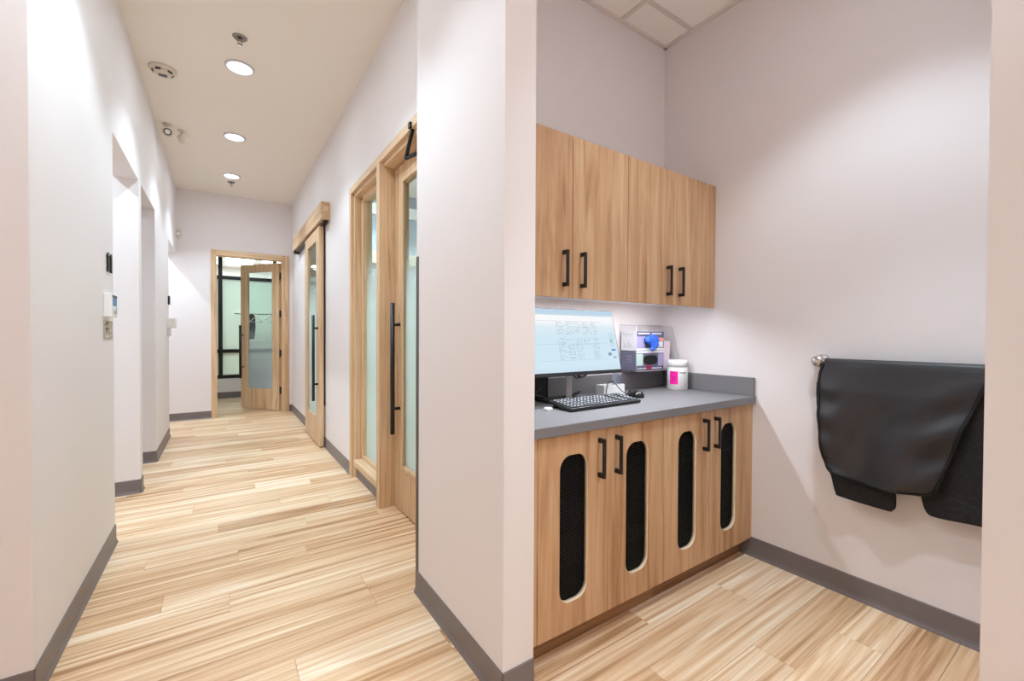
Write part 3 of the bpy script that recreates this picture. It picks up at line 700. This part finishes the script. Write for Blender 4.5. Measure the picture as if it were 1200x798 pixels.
# cables behind the monitor
for pts, r_, lab in [
    ([(1.44, 1.60, 1.06), (1.50, 1.60, 1.01), (1.58, 1.62, 1.03), (1.64, 1.64, 1.10)], .006, 'black cable looping under the monitor edge'),
    ([(1.44, 1.62, 1.08), (1.48, 1.63, 1.02), (1.54, 1.65, 1.00), (1.58, 1.66, 1.05)], .005, 'second thinner black cable looping behind the screen'),
    ([(1.43, 1.73, ZC+.006), (1.52, 1.66, ZC+.02), (1.60, 1.70, ZC+.03), (1.57, 1.73, ZC+.012), (1.50, 1.70, ZC+.006), (1.62, 1.58, ZC+.006)], .004, 'black cable coiled on the counter behind the keyboard'),
    ([(1.73, 1.64, ZC+.004), (1.745, 1.643, .955), (1.785, 1.645, .968), (1.815, 1.61, ZC+.03), (1.832, 1.59, ZC+.014)], .0025, 'thin black mouse cable arched over the white box'),
    ([(1.20, 1.72, 1.0), (1.25, 1.70, .93), (1.30, 1.66, .96), (1.27, 1.70, 1.03), (1.22, 1.68, .95), (1.36, 1.71, .90)], .006, 'tangled black cable left of the monitor stand')]:
    tag(B().tube(pts, r_).build('cable', BLACKP, loc=pts[0]), lab, 'cable', 'black cables behind the monitor')
dk = thing('docking_box', (1.22, 1.70, ZC), 'dark box standing behind the monitor', 'box')
B().box(1.13, 1.405, 1.735, 1.775, ZC, 1.03, .004).build('case', DARK, dk)
B().box(1.15, 1.385, 1.733, 1.736, ZC+.02, 1.01).build('front_frame', BLACKP, dk)
tag(B().box(1.175, 1.205, 1.455, 1.485, ZC, ZC+.012, .003).build('usb_plug', WHITE, loc=(1.19, 1.47, ZC)), 'small white plug beside the keyboard corner', 'plug')

# white box with clear bottle
wb = thing('white_box', (1.80, 1.68, ZC), 'small white open box holding a clear bottle behind the mouse', 'box')
b = B(); b.box(1.73, 1.895, 1.655, 1.657, ZC, .945).box(1.73, 1.895, 1.715, 1.717, ZC, .945).box(1.73, 1.732, 1.657, 1.715, ZC, .945).box(1.893, 1.895, 1.657, 1.715, ZC, .945).box(1.732, 1.893, 1.657, 1.715, ZC, ZC+.003)
b.build('carton', WHITE, wb)
bt = thing('clear_bottle', (1.865, 1.687, ZC+.004), 'clear plastic bottle with dark print standing in the white box', 'bottle')
PETG = glass_mat('bottle_plastic', (.88, .9, .95, 1), 5, 6, .25, s(220, 224, 236))
M = Matrix.Translation((1.865, 1.687, ZC+.004))
B().lathe([(.024, 0), (.026, .005), (.026, .11), (.020, .125), (.012, .132), (.012, .14)], M, 24).build('body', PETG, bt)
B().lathe([(.014, .138), (.014, .155), (.012, .157)], M, 20).build('cap', WHITE, bt)
b = B()
for k, z in enumerate((.062, .074, .086, .098)):
    for a in range(6):
        if (k+a) % 4 == 3: continue
        th = -math.pi/2-.7+a*.24; x, yy = 1.865+.0265*math.cos(th), 1.687+.0265*math.sin(th); b.box(x-.0028, x+.0028, yy-.0006, yy+.0006, ZC+z, ZC+z+.006)
b.build('print', pbr('print_navy', srgb(52, 54, 84), .5), bt, kind='stuff')

# wipes tub
TX, TY = 2.335, 1.62
tub = thing('wipes_tub', (TX, TY, ZC), 'white round wipes tub with pink label in the counter corner', 'tub')
M = Matrix.Translation((TX, TY, ZC))
B().lathe([(.055, 0), (.060, .004), (.060, .138), (.058, .142)], M, 40).build('body', WHITE, tub)
B().lathe([(.0608, .139), (.0608, .170), (.0588, .178), (.052, .183), (.048, .181), (.001, .181)], M, 40).build('lid', WHITE, tub)
def wrap(b, u0, u1, z0, z1, r=.0604, nseg=8):
    # u measured along the arc in metres, u = 0 towards the viewpoint
    th0 = math.atan2(-TY, -TX); vs_ = []
    for k in range(nseg+1):
        th = th0+(u0+(u1-u0)*k/nseg)/r
        vs_.append([b.bm.verts.new((TX+r*math.cos(th), TY+r*math.sin(th), ZC+z)) for z in (z0, z1)])
    for a, c in zip(vs_, vs_[1:]): b.bm.faces.new((a[0], c[0], c[1], a[1]))
    return b
lab = wrap(B(), -.048, .004, .035, .115).build('label', pbr('label_pink', srgb(243, 32, 160), .4), tub)
b = B()
for z, u0, u1 in ((.106, -.036, -.002), (.082, -.040, -.010), (.070, -.032, -.004), (.058, -.036, -.018)): wrap(b, u0, u1, z-.002, z+.002, .0607)
b.build('label_marks', pbr('label_magenta', srgb(190, 10, 120), .4), lab, kind='stuff')
b = B()
for k in range(9):
    wrap(b, .011+k*.0055, .015+k*.0055, .103, .103+(.009 if k in (0, 4, 5) else .006), .0607, 1)
b.build('name_print', pbr('print_dark', srgb(84, 84, 92), .5), tub, kind='stuff')
b = B(); rr = random.Random(9)
for z in (.092, .084, .076, .068, .060, .045):
    u = .012
    while u < .052:
        l_ = rr.uniform(.003, .007)
        if rr.random() < .75: wrap(b, u, u+l_, z-.0012, z+.0012, .0606, 1)
        u += l_+.002
b.build('fine_print', pbr('print_pale', srgb(196, 198, 204), .5), tub, kind='stuff')

# glove box holder on the back wall
gh = thing('glove_holder', (2.0, 1.80, 1.0), 'clear acrylic holder on the alcove wall for glove boxes', 'holder')
hx0, hx1, hy0, hz0, hz1 = 2.015, 2.425, 1.675, 1.006, 1.285
B().box(hx0, hx1, 1.801, 1.8055, hz0, hz1).build('back_panel', CLEAR, gh)
B().box(hx0, hx1, hy0, 1.801, hz0, hz0+.004).build('bottom_panel', CLEAR, gh)
B().box(hx0, hx1, hy0, hy0+.004, hz0+.004, hz0+.02).build('front_lip', CLEAR, gh)
for x in (hx0, 2.287, hx1-.004):
    B().prism([(hy0, hz0+.004), (1.801, hz0+.004), (1.801, hz1), (hy0+(.0 if x < 2.2 else .05), hz1-.01), (hy0, hz0+.08 if x > 2.2 else hz1-.01)], lambda u, v, d: Vector((x+d, u, v)), 0, .004).build('side_panel', CLEAR, gh)
AED = pbr('acrylic_edge', srgb(206, 202, 212), .2)
for q in (((hx0, hy0+.002, hz0+.002), (hx1, hy0+.002, hz0+.002)), ((hx1-.002, hy0, hz0+.08), (hx1-.002, hy0+.05, hz1-.01)), ((hx1-.002, hy0+.05, hz1-.01), (hx1-.002, 1.80, hz1)), ((hx0+.002, hy0, hz0), (hx0+.002, hy0, hz1-.01)),
          ((hx1-.002, hy0, hz0), (hx1-.002, hy0, hz0+.08)), ((hx0, 1.80, hz1), (hx1, 1.80, hz1)), ((hx1-.002, 1.80, hz0), (hx1-.002, 1.80, hz1))): B().cyl(q[0], q[1], .0018, seg=6).build('polished_edge', AED, gh)
b = B(); b.prism([(1.72, hz0+.001), (1.801, hz0-.06), (1.801, hz0+.001)], lambda u, v, d: Vector((2.30+d, u, v)), 0, .005); b.build('bracket', CLEAR, gh)
gx0, gx1, gy0, gy1 = 2.023, 2.283, 1.682, 1.798
PURP = pbr('box_navy_grey', srgb(92, 94, 122), .45); LAV = pbr('box_lavender', srgb(166, 160, 200), .45); CARD = pbr('box_white', srgb(236, 236, 240), .5); PEACH = pbr('box_orange', srgb(246, 160, 130), .5); MINT = pbr('box_mint', srgb(190, 216, 210), .5)
def glove_box(z0, label, side, upper_box):
    t = thing('glove_box', (gx0, gy0, z0), label, 'glove box', 'glove boxes in the acrylic holder')
    h = .118
    B().box(gx0, gx1, gy0+.001, gy1, z0, z0+h, .0015).build('carton', side, t)
    F = lambda q, a, c, z_0, z_1, d=.0005: q.box(gx0+a, gx0+c, gy0+.0005-d, gy0+.001, z0+z_0, z0+z_1)
    if upper_box:
        F(B(), .002, .258, .014, .116).build('front_print', PURP, t)
        F(B(), .004, .08, .016, .085, .001).build('lavender_print', LAV, t)
        F(B(), .002, .258, .002, .014, .001).build('white_band', CARD, t)
        F(B(), .205, .256, .058, .078, .001).build('orange_print', PEACH, t)
        F(B(), .200, .25, .020, .055, .001).build('hand_print', CARD, t)
        q = B()
        for k in range(14):
            if k not in (7,): F(q, .02+k*.0155, .031+k*.0155, .098, .107, .0012)
        q.build('title_print', CARD, t, kind='stuff')
        el = [(gx0+.13+.06*math.cos(a), z0+.062+.03*math.sin(a)) for a in [2*math.pi*k/28 for k in range(28)]]
        B().prism(el, lambda u, v, d: Vector((u, d, v)), gy0-.0012, gy0).build('opening', DARK, t)
        q = B()
        for k in range(5): q.box(gx0-.0006, gx0, gy0+.03+.014*k, gy0+.034+.014*k, z0+.02, z0+.02+.012*(1+k % 3))
        q.box(gx0-.0006, gx0, gy0+.02, gy0+.10, z0+.095, z0+.098); q.build('side_print', pbr('print_lilac', srgb(190, 188, 204), .5), t, kind='stuff')
    else:
        F(B(), .002, .258, .002, .104).build('front_print', PURP, t)
        F(B(), .002, .258, .104, .117, .001).build('white_band', CARD, t)
        F(B(), .002, .062, .03, .10, .001).build('mint_print', MINT, t)
        F(B(), .205, .256, .024, .10, .001).build('lavender_print', LAV, t)
        q = B()
        for k in range(14):
            if k not in (6,): F(q, .018+k*.016, .029+k*.016, .008, .015, .0012)
        q.build('title_print', CARD, t, kind='stuff')
        F(B(), .092, .142, .004, .03, .0015).build('red_print', pbr('box_crimson', srgb(150, 24, 70), .5), t)
        el = [(gx0+.132+.064*math.copysign(abs(math.cos(a))**.6, math.cos(a)), z0+.062+.028*math.copysign(abs(math.sin(a))**.7, math.sin(a))) for a in [2*math.pi*k/36 for k in range(36)]]
        B().prism(el, lambda u, v, d: Vector((u, d, v)), gy0-.0018, gy0).build('opening', DARK, t)
        q = B()
        for k in range(4): q.box(gx0-.0006, gx0, gy0+.03, gy0+.06+.01*(k % 2), z0+.05+.012*k, z0+.053+.012*k)
        q.build('side_print', pbr('print_grey', srgb(150, 152, 172), .5), t, kind='stuff')
glove_box(hz0+.005, 'dark navy glove box in the lower tier of the holder', PURP, False)
glove_box(hz0+.124, 'white sided glove box in the upper tier of the holder', CARD, True)
# blue glove pulled half out of the upper box
b = B(); t_ = bmesh.new(); bmesh.ops.create_icosphere(t_, subdivisions=4, radius=1)
for v in t_.verts:
    n = noise.noise(v.co*2.2)*.28+noise.noise(v.co*5+Vector((3, 1, 2)))*.14; v.co = v.co*(1+n); v.co = Vector((v.co.x*.058, v.co.y*.022, v.co.z*.030))
for f in t_.faces: f.smooth = True
cz = hz0+.124+.064
b.merge(t_, Matrix.Translation((gx0+.128, gy0-.016, cz)))
for (ox, oz, lx, lz, r_) in ((.02, -.01, .012, -.052, .013), (.0, -.012, -.018, -.066, .012), (.03, -.008, .034, -.040, .011), (-.02, -.005, -.012, -.045, .011), (.012, -.015, -.004, -.06, .010)):
    p0 = Vector((gx0+.128+ox, gy0-.022, cz+oz)); p1 = Vector((gx0+.128+lx, gy0-.028, cz+lz)); q = B()
    Mx = Matrix.Translation(p0) @ (p1-p0).to_track_quat('Z', 'Y').to_matrix().to_4x4(); ll = (p1-p0).length
    b.lathe([(r_*.9, 0), (r_*1.1, ll*.3), (r_*.85, ll*.55), (r_, ll*.8), (r_*.6, ll*.97), (r_*.1, ll)], Mx, 12)
tag(b.build('nitrile_glove', pbr('nitrile_blue', srgb(46, 98, 214), .4, bump=.3, bscale=90), loc=(gx0+.128, gy0, cz)), 'crumpled blue disposable glove sticking out of the upper box', 'glove')
# leaflet in the side pocket
b = B(); b.prism([(2.293, 1.012), (2.36, 1.012), (2.405, 1.185), (2.293, 1.19)], lambda u, v, d: Vector((u, 1.700+d+(v-1.0)*.12, v)), 0, .003)
tag(b.build('paper_leaflet', pbr('pink_paper', srgb(238, 222, 234), .6), loc=(2.33, 1.70, 1.012)), 'pale pink paper leaflet in the holder pocket', 'paper')

# ------------------------------------------------------------------ towel bar and aprons
BX, BZ = 2.372, 1.10
tb_ = thing('towel_bar', (2.437, .882, BZ), 'brushed steel towel bar on the right wall', 'towel bar')
B().cyl((BX, .882, BZ), (BX, .265, BZ), .011, seg=18).build('bar', CHROME, tb_)
for y_ in (.882, .265):
    Mf = Matrix.Translation((2.437, y_, BZ)) @ Matrix.Rotation(-math.pi/2, 4, 'Y')
    B().lathe([(.033, -.0), (.033, .007), (.030, .012), (.030, .016), (.025, .021), (.022, .024), (.020, .036), (.024, .046), (.0275, .056), (.0275, .064), (.024, .072), (.016, .078), (.004, .080)], Mf, 28).build('wall_flange', CHROME, tb_)

def apron_mat(name, col, rough, fabric):
    mt, nt, out = nodes(name); L = nt.links.new
    p = N(nt, 'ShaderNodeBsdfPrincipled'); p.inputs['Base Color'].default_value = col; p.inputs['Roughness'].default_value = rough; p.inputs['Specular IOR Level'].default_value = .5
    tc = N(nt, 'ShaderNodeTexCoord'); mp = N(nt, 'ShaderNodeMapping'); mp.inputs['Scale'].default_value = (40, 60, 260) if fabric else (500, 500, 500)
    no = N(nt, 'ShaderNodeTexNoise'); no.inputs['Scale'].default_value = 1; no.inputs['Detail'].default_value = 3
    bp = N(nt, 'ShaderNodeBump'); bp.inputs['Strength'].default_value = .6 if fabric else .12; bp.inputs['Distance'].default_value = .002
    L(tc.outputs['Object'], mp.inputs[0]); L(mp.outputs[0], no.inputs[0]); L(no.outputs['Fac'], bp.inputs['Height']); L(bp.outputs[0], p.inputs['Normal'])
    if fabric:
        cr = N(nt, 'ShaderNodeValToRGB'); cr.color_ramp.elements[0].position = .35; cr.color_ramp.elements[0].color = srgb(16, 14, 17); cr.color_ramp.elements[1].position = .75; cr.color_ramp.elements[1].color = srgb(38, 34, 39)
        L(no.outputs['Fac'], cr.inputs[0]); L(cr.outputs[0], p.inputs['Base Color'])
    L(p.outputs[0], out.inputs[0]); return mt
AGREY = apron_mat('charcoal_vinyl', srgb(46, 45, 49), .45, False); ABLACK = apron_mat('black_fabric', srgb(26, 24, 28), .8, True); BIND = pbr('black_binding', srgb(14, 14, 15), .7)
def interp(poly, t):
    n = len(poly)-1; k = min(int(t*n), n-1); f = t*n-k; a, c = poly[k], poly[k+1]
    return (a[0]+(c[0]-a[0])*f, a[1]+(c[1]-a[1])*f)
def resample(poly, n):
    ds = [0]
    for a, c in zip(poly, poly[1:]): ds.append(ds[-1]+math.dist(a, c))
    out = []
    for k in range(n+1):
        d = ds[-1]*k/n; i = max(j for j in range(len(ds)) if ds[j] <= d+1e-9); i = min(i, len(poly)-2)
        f = (d-ds[i])/(ds[i+1]-ds[i]); out.append((poly[i][0]+(poly[i+1][0]-poly[i][0])*f, poly[i][1]+(poly[i+1][1]-poly[i][1])*f))
    return out
NV, NU = 44, 40
left = resample([(.846, 1.10), (.862, 1.045), (.856, .84), (.838, .665), (.822, .620), (.795, .596)], NV)
rgt = resample([(.285, 1.10), (.325, 1.045), (.381, .878), (.426, .72), (.452, .625), (.468, .592), (.505, .577)], NV)
ga = thing('vinyl_apron', (BX, .57, .577), 'charcoal vinyl apron draped over the towel bar in front', 'apron')
b = B(); grid = []
def wr(yv, z, u, v):
    f = .012*math.sin(3.1*u*math.pi+1.2*v)*v**.7
    f += .013*math.exp(-((u-.92)/.18)**2)*math.sin(38*(z+.45*yv))*min(1, 3*v)
    f += .006*math.exp(-((u-.05)/.12)**2)*math.sin(44*(z-.3*yv))*min(1, 3*v)
    f += .02*noise.noise(Vector((yv*6, z*4.5, 2.3)))*min(1, 2.5*v)
    f += .006*noise.noise(Vector((yv*16+z*7, z*9, 7.1)))*min(1, 2.5*v)
    return f
# back flap, over the bar, then front
for k in range(6):
    z = .66+(BZ-.66)*k/6
    grid.append([(BX+.016+.002, left[0][0]+(rgt[0][0]-left[0][0])*u/NU, z) for u in range(NU+1)])
for k in range(7):
    a = math.pi*k/6
    grid.append([(BX+.017*math.cos(a), left[0][0]+(rgt[0][0]-left[0][0])*u/NU, BZ+.017*math.sin(a)) for u in range(NU+1)])
for v in range(1, NV+1):
    rowp = []
    for u in range(NU+1):
        f = u/NU; yv = left[v][0]+(rgt[v][0]-left[v][0])*f; z = left[v][1]+(rgt[v][1]-left[v][1])*f
        if v > NV*.8: z -= .012*math.sin(math.pi*f)*(v-NV*.8)/(NV*.2)
        rowp.append((min(BX-.019-.022*min(1, 4*v/NV)-wr(yv, z, f, v/NV), BX-.0195), yv, z))
    grid.append(rowp)
vv = [[b.bm.verts.new(p) for p in r_] for r_ in grid]
for a, c in zip(vv, vv[1:]):
    for i in range(NU): f = b.bm.faces.new((a[i], a[i+1], c[i+1], c[i])); f.smooth = True
gp = b.build('vinyl_panel', AGREY, ga); so = gp.modifiers.new('thickness', 'SOLIDIFY'); so.thickness = .004
b = B(); edge = [Vector(grid[k][0]) for k in range(13, len(grid), 3)]+[Vector(grid[-1][u]) for u in range(0, NU+1, 4)]+[Vector(grid[k][NU]) for k in range(len(grid)-1, 13, -3)]
b.tube(edge, .0055, 6); b.build('edge_binding', BIND, ga)

ba = thing('fabric_apron', (BX+.01, .5, .48), 'black textured fabric apron hanging behind the charcoal apron', 'apron')
outl = [(.862, 1.09), (.876, 1.0), (.879, .90), (.862, .76), (.842, .615), (.818, .575), (.805, .52), (.797, .495), (.780, .482), (.62, .474), (.598, .481), (.588, .505), (.584, .62), (.51, .62), (.502, .566), (.488, .512), (.462, .498), (.36, .506), (.27, .512), (.255, .53), (.25, 1.09)]
fx = lambda u, v: BX-.0145+.016*min(1, max(0, (1.06-v)/.12))+.003*math.sin(u*23+v*9)*min(1, max(0, (1.06-v)/.12))
plate([outl], lambda u, v, d: (d+fx(u, v), u, v), -.0035, .0035).build('fabric_panel', ABLACK, ba)
inn = []
b = B(); b.tube([(fx(u, v), u, v) for u, v in outl[1:-1]], .005, 6); b.build('edge_binding', BIND, ba)
b = B(); b.tube([(fx(u, v)-.0035, u, v) for u, v in ((.48, .565), (.40, .570), (.30, .574))], .002, 5); b.build('stitching', BIND, ba)
